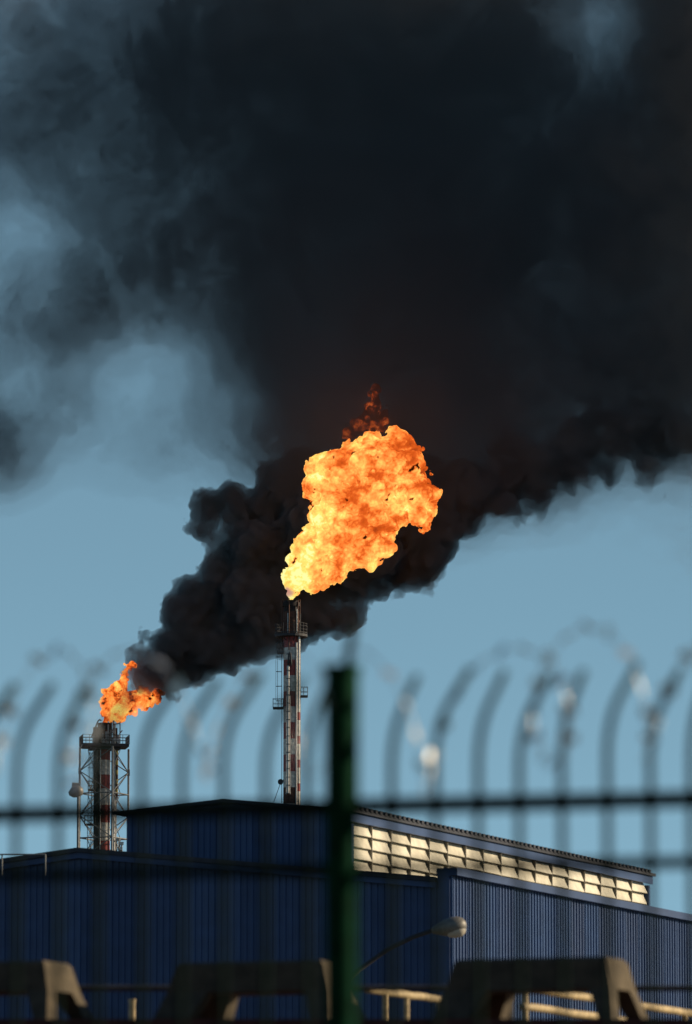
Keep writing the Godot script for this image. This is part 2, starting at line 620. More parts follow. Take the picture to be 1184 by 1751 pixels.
# ------------------------------------------------------------------ flare stacks
func ring_platform(parent: Node3D, y: float, r: float, hole: float, posts: int, from_deg: float, to_deg: float, rail_h := 1.1) -> void:
	var pl := Node3D.new()
	pl.name = "platform"
	parent.add_child(pl, true)
	var deck := Shape.new()
	var n := 24
	for k in n:
		var a0 := deg_to_rad(lerpf(from_deg, to_deg, float(k) / n))
		var a1 := deg_to_rad(lerpf(from_deg, to_deg, float(k + 1) / n))
		var c := [Vector3(cos(a0), 0, -sin(a0)), Vector3(cos(a1), 0, -sin(a1))]
		var lo := Vector3(0, y - 0.3, 0)
		var hi := Vector3(0, y, 0)
		deck.quad(c[0] * hole + hi, c[0] * r + hi, c[1] * r + hi, c[1] * hole + hi)
		deck.quad(c[1] * hole + lo, c[1] * r + lo, c[0] * r + lo, c[0] * hole + lo)
		deck.quad(c[0] * r + lo, c[1] * r + lo, c[1] * r + hi, c[0] * r + hi)
		deck.quad(c[1] * hole + lo, c[0] * hole + lo, c[0] * hole + hi, c[1] * hole + hi)
	part("deck", deck.mesh(), M.iron, pl)
	for k in posts:
		var a := deg_to_rad(lerpf(from_deg, to_deg, float(k) / (posts if to_deg - from_deg > 359 else posts - 1)))
		var p := Vector3(cos(a) * (r - 0.05), y, -sin(a) * (r - 0.05))
		rod("rail_post", p, p + Vector3(0, rail_h, 0), 0.03, M.iron, pl)
	for h in [0.12, 0.42, 0.76, 1.0]:
		var path := PackedVector3Array()
		var rad := PackedFloat32Array()
		for k in n + 1:
			var a := deg_to_rad(lerpf(from_deg, to_deg, float(k) / n))
			path.append(Vector3(cos(a) * (r - 0.05), y + rail_h * h, -sin(a) * (r - 0.05)))
			rad.append(0.06 if h < 0.2 else 0.028)
		part("toe_board" if h < 0.2 else "hand_rail", swept(path, rad, 6), M.iron, pl)

func balcony(parent: Node3D, y: float, x0: float, x1: float, z0: float, z1: float) -> void:
	var pl := Node3D.new()
	pl.name = "balcony"
	parent.add_child(pl, true)
	box("deck", Vector3((x0 + x1) * 0.5, y, (z0 + z1) * 0.5), Vector3(absf(x1 - x0), 0.22, absf(z1 - z0)), M.iron, pl)
	var c := [Vector3(x0, y, z0), Vector3(x1, y, z0), Vector3(x1, y, z1), Vector3(x0, y, z1)]
	for p in c + [(c[0] + c[1]) * 0.5]:
		rod("rail_post", p, p + Vector3(0, 1.1, 0), 0.032, M.iron, pl)
	for h in [0.55, 1.1]:
		for k in 4:
			rod("hand_rail", c[k] + Vector3(0, h, 0), c[(k + 1) % 4] + Vector3(0, h, 0), 0.026, M.iron, pl)

func ladder(parent: Node3D, base: Vector3, height: float, across: Vector3, out: Vector3, cage: bool, material: Material) -> void:
	var l := Node3D.new()
	l.name = "ladder"
	parent.add_child(l, true)
	for s in [-1.0, 1.0]:
		rod("stile", base + across * (s * 0.24), base + across * (s * 0.24) + Vector3(0, height, 0), 0.035, material, l)
	var y := 0.3
	while y < height:
		rod("rung", base + across * -0.24 + Vector3(0, y, 0), base + across * 0.24 + Vector3(0, y, 0), 0.02, material, l)
		y += 0.6
	if cage:
		y = 1.0
		while y < height:
			var path := PackedVector3Array()
			var rad := PackedFloat32Array()
			for k in 9:
				var a := PI * k / 8.0
				path.append(base + across * (cos(a) * 0.36) + out * (sin(a) * 0.7) + Vector3(0, y, 0))
				rad.append(0.025)
			part("cage_hoop", swept(path, rad, 5), material, l)
			y += 1.75
		for k in [2, 4, 6]:
			var a: float = PI * k / 8.0
			var o: Vector3 = base + across * (cos(a) * 0.36) + out * (sin(a) * 0.7)
			rod("cage_bar", o + Vector3(0, 1.0, 0), o + Vector3(0, height, 0), 0.02, material, l)

func right_stack() -> void:
	var depth := 670.0
	var m := depth / FOCAL                         # metres per sighted pixel there
	var base := at(498, 1400, depth)
	var eye_y := func(py: float) -> float: return at(498, py, depth).y
	base.y = 0.0
	var s := thing("flare_stack", "tall slim flare stack with red and white bands and large flame", "flare stack", base)
	var r := 0.92
	# painted bands, downwards from the tip
	var bands := [[1027, 1046, "soot"], [1046, 1090, "rust"], [1090, 1108, "red"], [1108, 1129, "white"], [1129, 1156, "red"], [1156, 1183, "white"], [1183, 1209, "red"], [1209, 1236, "white"], [1236, 1264, "red"], [1264, 1291, "white"], [1291, 1320, "red"], [1320, 1347, "white"], [1347, 1375, "rust"]]
	var y: float = eye_y.call(1375)
	var low := y
	var alt := ["white", "red"]
	var kk := 0
	while low > 3.0:
		var nxt := maxf(0.0, low - 1.9)
		tube("shaft_band", Vector3(0, nxt, 0), Vector3(0, low, 0), r, M[alt[kk % 2]], s)
		low = nxt
		kk += 1
	tube("shaft_band", Vector3.ZERO, Vector3(0, low, 0), r, M.rust, s)
	for b in bands:
		tube("shaft_band", Vector3(0, eye_y.call(b[1]), 0), Vector3(0, eye_y.call(b[0]), 0), r * (0.93 if b[2] == "soot" else 1.0), M[b[2]], s)
	var top: float = eye_y.call(1027)
	# windshield ring and tip lugs
	tube("tip_ring", Vector3(0, top - 0.7, 0), Vector3(0, top - 0.25, 0), r * 1.12, M.soot, s)
	tube("tip_ring", Vector3(0, top - 2.6, 0), Vector3(0, top - 2.4, 0), r * 1.1, M.rust, s)
	for k in 5:
		var a := deg_to_rad(-20 + k * 62.0)
		var p := Vector3(cos(a) * 1.08, 0, sin(a) * 1.08)
		tube("pilot_pipe", p + Vector3(0, top - 6.0, 0), p + Vector3(0, top + 0.15, 0), 0.07, M.rust, s)
	# steam riser on the right, in painted lengths
	var rx := 12.6 * m
	for k in 22:
		var y1: float = eye_y.call(1084.0 + k * 13.5)
		tube("steam_riser", Vector3(rx, y1 - 13.5 * m, 0.55), Vector3(rx, y1, 0.55), 0.21, M.steel if k < 9 else (M.red if k % 3 == 1 else M.white), s)
	tube("steam_riser", Vector3(rx, 0, 0.55), Vector3(rx, eye_y.call(1381.0), 0.55), 0.21, M.steel, s)
	tube("gas_line", Vector3(1.03, 0, -0.35), Vector3(1.03, top - 1.5, -0.35), 0.09, M.iron, s)
	# thin lines up the face
	tube("fuel_line", Vector3(-0.35, eye_y.call(1358), 1.02), Vector3(-0.35, eye_y.call(1140), 1.02), 0.16, M.steel, s)
	tube("fuel_line", Vector3(-0.38, eye_y.call(1087), 0.98), Vector3(-0.38, top - 1.6, 0.98), 0.07, M.steel, s)
	tube("fuel_line", Vector3(0.62, 0, 0.86), Vector3(0.62, eye_y.call(1100), 0.86), 0.11, M.steel, s)
	tube("fuel_line", Vector3(0.66, eye_y.call(1087), 0.8), Vector3(0.66, top - 1.1, 0.8), 0.07, M.steel, s)
	for k in 18:
		var yy: float = eye_y.call(1120.0 + k * 14.0)
		box("pipe_clamp", Vector3(-0.35, yy, 1.05), Vector3(0.42, 0.09, 0.3), M.iron, s)
	# U-bend at the top of the face line
	var bend := PackedVector3Array()
	var br := PackedFloat32Array()
	for k in 13:
		var a := PI * k / 12.0
		bend.append(Vector3(-0.17 - cos(a) * 0.18, eye_y.call(1140) + sin(a) * 1.6, 1.05))
		br.append(0.1)
	part("loop_bend", swept(bend, br, 8), M.iron, s)
	ring_platform(s, eye_y.call(1085), 28 * m, 0.95, 18, 0, 360, 1.25)
	for k in 6:
		var a := k * PI / 3.0 + 0.2
		rod("bracket", Vector3(cos(a) * 0.9, eye_y.call(1096), sin(a) * 0.9), Vector3(cos(a) * 1.75, eye_y.call(1087), sin(a) * 1.75), 0.06, M.iron, s)
	balcony(s, eye_y.call(1191), 1.0, 1.95, -0.5, 0.5)
	balcony(s, eye_y.call(1211), -2.15, -0.95, -0.55, 0.55)
	balcony(s, eye_y.call(1116), -1.7, -0.95, -0.4, 0.4)
	ladder(s, Vector3(-1.12, eye_y.call(1213), 0.0), 18.0 * 13.5 * m * 0.53, Vector3(0, 0, 1), Vector3(-1, 0, 0), true, M.iron)
	ladder(s, Vector3(-1.1, eye_y.call(1378), 0.0), 165 * m, Vector3(0, 0, 1), Vector3(-1, 0, 0), false, M.iron)
	ladder(s, Vector3(-0.33, eye_y.call(1360), 1.2), 170 * m, Vector3(1, 0, 0), Vector3(0, 0, 1), false, M.steel)
	tube("winch_drum", Vector3(-1.25, eye_y.call(1337), -0.25), Vector3(-1.25, eye_y.call(1337), 0.25), 0.32, M.iron, s)
	rod("winch_bracket", Vector3(-1.25, eye_y.call(1341), 0), Vector3(-0.85, eye_y.call(1333), 0), 0.08, M.iron, s)
	rod("guy_wire", Vector3(-1.2, eye_y.call(1337), 0), Vector3(-12.6, 30.0, 0.0), 0.035, M.iron, s)

func left_stack() -> void:
	var depth := 690.0
	var m := depth / FOCAL
	var base := at(178, 1400, depth)
	base.y = 0.0
	var hy := func(py: float) -> float: return at(178, py, depth).y
	var s := thing("flare_stack", "shorter flare stack inside a lattice tower with square platform", "flare stack", base)
	var r := 0.74
	var top: float = hy.call(1238)
	var bands := [[1238, 1248, "soot"], [1248, 1280, "rust"], [1280, 1300, "red"], [1300, 1325, "white"], [1325, 1349, "red"], [1349, 1377, "white"], [1377, 1407, "red"], [1407, 1438, "white"], [1438, 1463, "red"]]
	for b in bands:
		tube("shaft_band", Vector3(0, hy.call(b[1]), 0), Vector3(0, hy.call(b[0]), 0), r, M[b[2]], s)
	var low: float = hy.call(1463)
	var k := 0
	while low > 3.0:
		var nx := maxf(0.0, low - 2.0)
		tube("shaft_band", Vector3(0, nx, 0), Vector3(0, low, 0), r, M[["white", "red"][k % 2]], s)
		low = nx
		k += 1
	tube("shaft_band", Vector3.ZERO, Vector3(0, low, 0), r, M.rust, s)
	# companion pipes
	tube("dark_riser", Vector3(-0.95, 0, 0.45), Vector3(-0.95, hy.call(1280), 0.45), 0.3, M.iron, s)
	tube("thin_line", Vector3(-0.42, 0, 0.95), Vector3(-0.42, hy.call(1275), 0.95), 0.07, M.steel, s)
	tube("steam_riser", Vector3(17.5 * m, 0, 0.3), Vector3(17.5 * m, hy.call(1240), 0.3), 0.16, M.steel, s)
	tube("steam_riser", Vector3(20.0 * m, 0, -0.2), Vector3(20.0 * m, hy.call(1280), -0.2), 0.12, M.grey, s)
	for j in 10:
		var yy: float = hy.call(1284.0 + j * 8.2)
		tube("yellow_pipe", Vector3(22.3 * m, yy - 8.2 * m, 0.35), Vector3(22.3 * m, yy, 0.35), 0.13, M.yellow if j % 2 == 0 else M.rust, s)
	# tower: four legs, rings, diagonal braces
	var R := 44.0 * m
	var legs := []
	for j in 4:
		var a := deg_to_rad(21.0 + 90.0 * j)
		legs.append(Vector3(cos(a) * R, 0, -sin(a) * R))
	var deck_y: float = hy.call(1279)
	for p in legs:
		tube("tower_leg", p, p + Vector3(0, deck_y - 0.05, 0), 0.13, M.grey, s)
	var panel := 76.5 * m * 0.5
	var level := 0
	var yy2 := deck_y - 0.2
	while yy2 - panel > 0.5 and level < 14:
		for j in 4:
			var p: Vector3 = legs[j]
			var q: Vector3 = legs[(j + 1) % 4]
			var hi := Vector3(0, yy2, 0)
			var lo := Vector3(0, yy2 - panel, 0)
			if level % 2 == 0:
				if j % 2 == 0: rod("brace", q + hi, p + lo, 0.065, M.grey, s)
				else: rod("brace", p + hi, q + lo, 0.065, M.grey, s)
			else:
				if j % 2 == 0: rod("brace", p + hi, q + lo, 0.065, M.grey, s)
				else: rod("brace", q + hi, p + lo, 0.065, M.grey, s)
				rod("ring_beam", p + lo, q + lo, 0.08, M.grey, s)
			if level % 2 == 0:
				rod("hanger", (p + q) * 0.5 + hi, p + lo, 0.045, M.grey, s)
			else:
				rod("hanger", p + hi, (p + q) * 0.5 + lo, 0.045, M.grey, s)
		for j in [0, 2]:
			if level % 2 == 0:
				box("gusset", legs[j] + Vector3(0, yy2 - panel, 0), Vector3(0.34, 0.75, 0.34), M.grey, s)
		yy2 -= panel
		level += 1
	# platform deck: square, with railing
	var pl := Node3D.new()
	pl.name = "platform"
	s.add_child(pl, true)
	var hw := 40.0 * m
	var turn := deg_to_rad(9.0)
	box("deck", Vector3(0, deck_y + 0.2, 0), Vector3(hw * 1.98, 0.34, hw * 1.4), M.iron, pl, turn)
	box("deck_beam", Vector3(0, deck_y - 0.12, 0), Vector3(hw * 1.3, 0.26, hw * 0.9), M.iron, pl, turn)
	var bs := Basis(Vector3.UP, turn)
	var cs := [bs * Vector3(-hw, 0, -hw * 0.7), bs * Vector3(hw, 0, -hw * 0.7), bs * Vector3(hw, 0, hw * 0.7), bs * Vector3(-hw, 0, hw * 0.7)]
	for j in 4:
		var p: Vector3 = cs[j]
		var q: Vector3 = cs[(j + 1) % 4]
		for t in 7:
			var o: Vector3 = p.lerp(q, t / 7.0) + Vector3(0, deck_y + 0.3, 0)
			rod("rail_post", o, o + Vector3(0, 1.15, 0), 0.032, M.iron, pl)
		for h in [0.45, 0.8, 1.15]:
			rod("hand_rail", p + Vector3(0, deck_y + 0.3 + h, 0), q + Vector3(0, deck_y + 0.3 + h, 0), 0.03, M.iron, pl)
	# gear round the burner
	var bend := PackedVector3Array()
	var br := PackedFloat32Array()
	for p in [[157, 1262], [160, 1254], [164, 1244], [168, 1234], [171, 1231], [174, 1233]]:
		var w := at(p[0], p[1], depth) - base
		bend.append(Vector3(w.x, w.y, 0.4))
		br.append(0.09)
	part("ignition_line", swept(bend, br, 8), M.iron, s)
	tube("seal_drum", Vector3(-0.95, deck_y + 0.35, 0.3), Vector3(-0.95, deck_y + 2.5, 0.3), 0.42, M.iron, s)
	tube("burner_collar", Vector3(0, top - 0.5, 0), Vector3(0, top + 0.1, 0), r * 1.12, M.soot, s)
	var gear := [[186, 1240, 1275, 0.1], [191, 1236, 1270, 0.09], [195, 1233, 1272, 0.13], [206, 1235, 1262, 0.06], [183, 1252, 1272, 0.16], [200, 1246, 1275, 0.12], [204, 1258, 1275, 0.16], [177, 1255, 1275, 0.08]]
	for q in gear:
		var p1 := at(q[0], q[1], depth) - base
		var p0 := at(q[0], q[2], depth) - base
		tube("pilot_pipe", Vector3(p0.x, p0.y, 0.75), Vector3(p1.x, p1.y, 0.75), q[3], [M.steel, M.grey, M.rust][int(q[0]) % 3], s)
	for q in [[186, 1258, 196, 1246], [194, 1240, 206, 1238], [190, 1250, 202, 1264], [182, 1266, 206, 1262], [205, 1256, 210, 1250]]:
		var p0 := at(q[0], q[1], depth) - base
		var p1 := at(q[2], q[3], depth) - base
		tube("cross_pipe", Vector3(p0.x, p0.y, 0.85), Vector3(p1.x, p1.y, 0.85), 0.07, M.grey, s)
	for q in [[189, 1264], [198, 1266], [204, 1268], [178, 1268], [193, 1272]]:
		var p0 := at(q[0], q[1], depth) - base
		box("valve_box", Vector3(p0.x, p0.y, 0.95), Vector3(0.42, 0.5, 0.3), [M.steel, M.grey][int(q[0]) % 2], s)
	ladder(s, Vector3(-1.5, hy.call(1352), 0.6), 74 * m, Vector3(0.9, 0, 0.4).normalized(), Vector3(-0.3, 0, 0.9), true, M.iron)
	ladder(s, Vector3(-1.7, hy.call(1412), 0.6), 60 * m, Vector3(0.9, 0, 0.4).normalized(), Vector3(-0.3, 0, 0.9), false, M.iron)
	ladder(s, Vector3(-1.75, hy.call(1463), 0.6), 52 * m, Vector3(0.9, 0, 0.4).normalized(), Vector3(-0.3, 0, 0.9), false, M.iron)
	balcony(s, hy.call(1352), -1.9, -1.0, 0.3, 1.2)
	balcony(s, hy.call(1411), -2.3, -1.0, 0.3, 1.2)
	# valves low on the right
	for q in [[205, 1440, 1463, 0.12], [209, 1444, 1463, 0.1], [200, 1436, 1463, 0.08]]:
		var p1 := at(q[0], q[1], depth) - base
		tube("drain_pipe", Vector3(p1.x, 0, 0.6), Vector3(p1.x, p1.y, 0.6), q[3], M.grey, s)
	for q in [[203, 1437], [208, 1443], [206, 1452]]:
		var p0 := at(q[0], q[1], depth) - base
		box("valve_box", Vector3(p0.x, p0.y, 0.75), Vector3(0.6, 0.35, 0.4), M.steel, s)

	# flood light on a mast, nearer than the tower
	var d2 := 420.0
	var foot := at(134, 1400, d2)
	foot.y = 0
	var l := thing("floodlight_mast", "slim mast carrying a bulbous grey floodlight beside the lattice tower", "floodlight", foot)
	var hm := d2 / FOCAL
	var ht := at(134, 1352, d2).y
	tube("mast", Vector3.ZERO, Vector3(0, ht, 0), 0.1, M.grey, l)
	var shade := PackedVector3Array()
	var sr := PackedFloat32Array()
	for q in [[-17.0, -4.0, 0.6], [-15, -5.0, 5.0], [-10, -4.5, 9.0], [-4, -3.0, 10.5], [2.5, 0.0, 10.0], [6.0, 2.0, 6.0], [7.5, 3.0, 0.4]]:
		shade.append(Vector3(q[0] * hm, ht + (q[1] + 1.5) * hm, 0))
		sr.append(q[2] * hm)
	part("lamp_shade", swept(shade, sr, 16), M.lamp, l)
	tube("ballast_box", Vector3(-11 * hm, ht + 10.0 * hm, 0), Vector3(3.0 * hm, ht + 9.0 * hm, 0), 4.2 * hm, M.lamp, l)


# ------------------------------------------------------------------ flames
func fire_colour(t: float) -> Color:
	var stops := [[0.0, Color(0.03, 0.007, 0.003)], [0.14, Color(0.22, 0.03, 0.006)], [0.28, Color(0.62, 0.09, 0.012)], [0.42, Color(0.9, 0.19, 0.03)], [0.58, Color(1.0, 0.34, 0.07)], [0.75, Color(1.0, 0.55, 0.12)], [0.9, Color(1.0, 0.74, 0.16)], [1.0, Color(1.0, 0.86, 0.34)]]
	for k in stops.size() - 1:
		if t < stops[k + 1][0]:
			return stops[k][1].lerp(stops[k + 1][1], clampf((t - stops[k][0]) / (stops[k + 1][0] - stops[k][0]), 0.0, 1.0))
	return stops[-1][1]

func flame(label: String, depth: float, list: Array, hot: Vector2, cool: Vector2, cell: float, scale: float, n_seed: int, tint: Array, cooler := 0.0) -> MeshInstance3D:
	var b := blobs_at(list, depth)
	var bb := bounds(b, 1.2 * scale)
	var fd := Field.new()
	fd.setup(bb[0], bb[1], cell)
	fd.coarse(func(q: Vector3) -> float: return inside_blobs(b, q))
	var big := fbm(n_seed, 3.4 * scale, 3)
	var billow := fbm(n_seed + 1, 2.6 * scale, 5, FastNoiseLite.FRACTAL_RIDGED, 0.5)
	var amp := 1.25 * scale
	var n := 0
	for z in fd.nz:
		for y in fd.ny:
			for x in fd.nx:
				var g := fd.f[n]
				if g > -amp * 1.3 and g < amp * 1.3:
					var q := fd.lo + Vector3(x, y, z) * cell
					fd.f[n] = g + amp * (0.7 * big.get_noise_3dv(q) - 0.62 * billow.get_noise_3dv(q) + 0.14)
				n += 1
	fd.close_sides(-1.0)
	var va := fd.surface(0.0)
	var mid := fbm(n_seed + 2, 2.0 * scale, 4)
	var wide := fbm(n_seed + 6, 6.0 * scale, 2)
	var fine := fbm(n_seed + 3, 0.8 * scale, 3, FastNoiseLite.FRACTAL_RIDGED, 0.6)
	var holes := fbm(n_seed + 4, 2.8 * scale, 4, FastNoiseLite.FRACTAL_FBM, 0.5)
	var h0 := at(hot.x, hot.y, depth)
	var h1 := at(cool.x, cool.y, depth)
	var axis := h1 - h0
	var cols := PackedColorArray()
	for q: Vector3 in va[0]:
		var along_axis := clampf((q - h0).dot(axis) / axis.length_squared(), 0.0, 1.2)
		var t := 0.92 - 0.42 * along_axis - cooler
		t += 0.42 * mid.get_noise_3dv(q) + 0.5 * wide.get_noise_3dv(q)
		t -= 0.17 * billow.get_noise_3dv(q)                  # cooler in the folds
		t -= 0.2 * fine.get_noise_3dv(q)
		t = maxf(t, 0.3 - cooler + 0.3 * (t - 0.3)) if t < 0.3 else t
		var hl := holes.get_noise_3dv(q)
		if hl < -0.46: t -= (-0.46 - hl) * 8.0
		var c := fire_colour(clampf(t, 0.0, 1.0))
		for k in tint:                              # pale unburnt gas
			var w := clampf(1.0 - q.distance_to(at(k[0], k[1], depth)) / (k[2] * depth / FOCAL), 0.0, 1.0)
			c = c.lerp(Color(k[3], k[4], k[5]), smoothstep(0.0, 0.6, w) * 0.85)
		cols.append(c)
	var m := StandardMaterial3D.new()
	m.resource_name = "fire"
	m.shading_mode = BaseMaterial3D.SHADING_MODE_UNSHADED
	m.vertex_color_use_as_albedo = true
	m.albedo_color = Color(1.08, 1.08, 1.08)
	var o := MeshInstance3D.new()
	o.name = numbered("flame")
	o.mesh = array_mesh(va, cols)
	o.material_override = m
	add_child(o, true)
	tag(o, label, "flame", "flames of the flare stacks")
	return o

func flames() -> void:
	flame("large billowing yellow and orange flame on the tall right stack", 670.0, [
		[499, 1029, 10], [501, 1020, 12], [507, 1000, 17], [506, 982, 21], [527, 985, 26], [520, 960, 27], [548, 975, 28], [575, 975, 24], [545, 935, 42], [580, 930, 48], [615, 935, 42], [645, 930, 28],
		[530, 915, 22], [575, 880, 50], [610, 870, 52], [560, 830, 38], [547, 805, 25, 2.0], [585, 810, 42], [620, 800, 50], [655, 800, 54], [690, 795, 40], [685, 760, 27], [640, 770, 32],
		[645, 850, 55], [685, 840, 50], [705, 850, 44], [722, 862, 29], [716, 885, 22, -1.5], [650, 890, 32], [592, 785, 18]],
		Vector2(510, 1000), Vector2(740, 790), 0.125, 1.0, 11, [[494, 1012, 13, 0.42, 0.2, 0.2]])
	flame("small orange flame leaning right on the lattice tower stack", 690.0, [
		[182, 1219, 12], [180, 1232, 8], [192, 1226, 12], [206, 1226, 9], [180, 1200, 12], [196, 1205, 20], [190, 1188, 14], [212, 1200, 18], [203, 1174, 13], [212, 1160, 8, 0.0], [216, 1150, 7], [223, 1141, 8],
		[232, 1198, 17], [250, 1196, 16], [265, 1191, 12], [274, 1186, 6], [228, 1215, 12], [238, 1212, 9], [245, 1184, 12]],
		Vector2(180, 1225), Vector2(285, 1165), 0.1, 0.62, 31, [[236, 1218, 16, 0.9, 0.34, 0.16]], 0.2)
	# a last red tongue seen through the smoke above the big flame
	flame("faint red flame tongue half hidden in black smoke above the large flame", 695.5, [
		[628, 712, 15], [640, 695, 14], [634, 704, 14], [646, 668, 12], [642, 682, 12], [655, 715, 9], [661, 702, 7], [612, 728, 15], [600, 738, 12], [640, 725, 16]],
		Vector2(560, 900), Vector2(640, 640), 0.14, 0.7, 51, [], 0.36)
	for q in [[650, 722, 678.0, 24.0, "large flame"], [176, 1205, 686.0, 2.5, "small flame"]]:
		var l := OmniLight3D.new()
		l.name = "flame_glow"
		l.light_color = Color(1.0, 0.55, 0.2)
		l.light_energy = q[3]
		l.light_size = 2.0
		l.omni_range = 400.0
		l.omni_attenuation = 2.0
		l.shadow_enabled = true
		l.position = at(q[0], q[1], q[2])
		add_child(l, true)


# ------------------------------------------------------------------ smoke
func fog(lin: Color, density: float) -> FogMaterial:
	var m := FogMaterial.new()
	m.albedo = lin.linear_to_srgb()
	m.density = density
	return m

func smoke() -> void:
	# the dense plume that rolls off the lattice tower's flare and passes behind the tall stack
	var plume := Node3D.new()
	plume.name = numbered("smoke_plume")
	add_child(plume, true)
	tag(plume, "dense rolling black smoke plume from the small flame, rising behind the tall stack", "smoke", "", "stuff")
	var list := [[240, 1118, 15, -4], [236, 1105, 9, -3], [252, 1090, 14], [240, 1160, 16, -8.5], [231, 1150, 13, -7.5], [250, 1174, 16, -6.5], [262, 1150, 26, -6], [290, 1172, 16, -4], [285, 1160, 30], [290, 1110, 38], [280, 1060, 18], [300, 1035, 24], [320, 1000, 24], [330, 1120, 46], [320, 1060, 42], [350, 1150, 18], [345, 985, 20],
		[370, 1110, 48], [350, 1030, 46], [395, 1060, 66], [390, 985, 50], [430, 1100, 38], [460, 1095, 36], [490, 1095, 26], [440, 1030, 66], [400, 955, 36], [368, 925, 14], [352, 900, 20], [365, 868, 32], [395, 848, 28], [348, 850, 14], [410, 880, 34],
		[440, 940, 56], [470, 880, 58], [490, 1000, 70], [540, 1052, 48], [575, 1062, 36], [598, 1052, 24], [520, 960, 80], [560, 900, 90], [600, 1000, 34], [620, 940, 72], [655, 1000, 28], [690, 960, 46], [730, 955, 34], [745, 930, 32], [700, 890, 80], [655, 1015, 14],
		[465, 830, 30], [515, 835, 56], [600, 850, 80], [760, 860, 60], [700, 850, 80], [800, 840, 48], [850, 850, 32]]
	var b := blobs_at(list, 697.0)
	for k in b:                                    # an uneven column: the masses do not lie in one plane
		k[0] += Vector3(0, 0, rng.randf_range(-1.0, 1.0) * minf(2.5, k[1] * 0.5))
	var bb := bounds(b, 1.5)
	var fd := Field.new()
	fd.setup(bb[0], bb[1], 0.26)
	fd.coarse(func(q: Vector3) -> float: return inside_blobs(b, q))
	var big := fbm(101, 6.0, 3)
	var puff := fbm(102, 2.6, 4, FastNoiseLite.FRACTAL_RIDGED, 0.5)
	var n := 0
	for z in fd.nz:
		for y in fd.ny:
			for x in fd.nx:
				var g := fd.f[n]
				if g > -2.6 and g < 4.2:
					var q := fd.lo + Vector3(x, y, z) * fd.cell
					fd.f[n] = g + 1.4 * big.get_noise_3dv(q) - 0.75 * puff.get_noise_3dv(q) + 0.55
				n += 1
	fd.close_sides(-9.0)
	var soot := Color(0.44, 0.42, 0.41)
	part("smoke_layer", array_mesh(fd.surface(0.0)), fog(soot, 0.75), plume)
	part("smoke_layer", array_mesh(fd.surface(0.9)), fog(soot, 0.6), plume)

	# torn tufts along the lower edge of the plume, right of the big flame
	var torn := blobs_at([[650, 1012, 17], [672, 990, 28], [715, 985, 24], [735, 965, 28], [758, 930, 28], [775, 900, 26], [805, 885, 28], [840, 868, 32], [868, 872, 20], [890, 845, 36], [925, 832, 32], [900, 790, 56], [962, 810, 28], [1000, 806, 25], [1035, 810, 20], [1050, 816, 11], [975, 770, 46],
		[1000, 740, 40], [1060, 745, 42], [1035, 775, 26], [1085, 750, 38], [1130, 770, 30], [1100, 780, 28], [1112, 806, 22], [1118, 828, 13], [1100, 720, 46], [1150, 735, 34], [1182, 752, 20], [1240, 740, 40], [1142, 838, 7], [1000, 780, 40], [790, 850, 60], [740, 900, 50]], 697.0)
	for k in torn:
		k[0] += Vector3(0, 0, rng.randf_range(-2.0, 3.0))
	var tb := bounds(torn, 1.8)
	var tf := Field.new()
	tf.setup(tb[0], tb[1], 0.34)
	tf.coarse(func(q: Vector3) -> float: return inside_blobs(torn, q))
	var tn := fbm(111, 4.5, 4, FastNoiseLite.FRACTAL_FBM, 0.55)
	var tp := fbm(112, 2.6, 3, FastNoiseLite.FRACTAL_RIDGED, 0.5)
	n = 0
	for z in tf.nz:
		for y in tf.ny:
			for x in tf.nx:
				var g := tf.f[n]
				if g > -3.0 and g < 5.0:
					var q := tf.lo + Vector3(x, y, z) * tf.cell
					tf.f[n] = g + 2.6 * tn.get_noise_3d(q.x, q.y, q.z * 0.7) - 0.8 * tp.get_noise_3dv(q) + 0.45
				n += 1
	tf.close_sides(-9.0)
	part("smoke_layer", array_mesh(tf.surface(0.0)), fog(soot, 0.32), plume)
	part("smoke_layer", array_mesh(tf.surface(0.9)), fog(soot, 0.6), plume)

	# the wide drifting cloud above: density = heaps thinned by turbulence, as nested layers
	var cloud := Node3D.new()
	cloud.name = numbered("smoke_plume")
	add_child(cloud, true)
	tag(cloud, "wide drifting bank of black smoke filling the sky above the flames", "smoke", "", "stuff")
	# [x, y, spread x, spread y, density per metre, depth offset]
	var heaps := [[760, 120, 320, 190, 0.34, 4], [420, 90, 220, 140, 0.26, 2], [560, 330, 240, 180, 0.32, 0], [640, 560, 200, 140, 0.36, 0], [860, 400, 260, 210, 0.34, 5], [1130, 380, 170, 240, 0.4, 0], [1200, 80, 90, 160, 0.36, 6], [900, 640, 200, 110, 0.4, 2],
		[1110, 640, 140, 110, 0.36, 4], [700, 740, 170, 110, 0.4, 0], [850, 790, 130, 75, 0.36, 2], [960, 770, 80, 45, 0.18, 0], [1105, 750, 50, 50, 0.07, 3], [1180, 720, 60, 60, 0.09, 0], [770, 880, 50, 50, 0.14, 0],
		[480, 620, 80, 120, 0.24, 0], [530, 740, 100, 90, 0.32, -3], [150, 220, 180, 180, 0.17, 0], [60, 60, 140, 90, 0.13, 0], [310, 420, 150, 130, 0.18, 0], [190, 520, 140, 80, 0.16, 3], [60, 570, 110, 60, 0.11, 0], [5, 770, 62, 62, 0.17, 0], [110, 680, 70, 70, 0.07, 2], [250, 770, 120, 70, 0.035, 0], [340, 690, 90, 60, 0.04, 0], [-90, 700, 90, 100, 0.14, 0], [-60, 250, 120, 200, 0.1, 0], [1320, 450, 170, 300, 0.4, 0], [1320, 80, 160, 220, 0.34, 0], [1520, 300, 160, 320, 0.3, 4], [700, -150, 500, 160, 0.34, 0]]
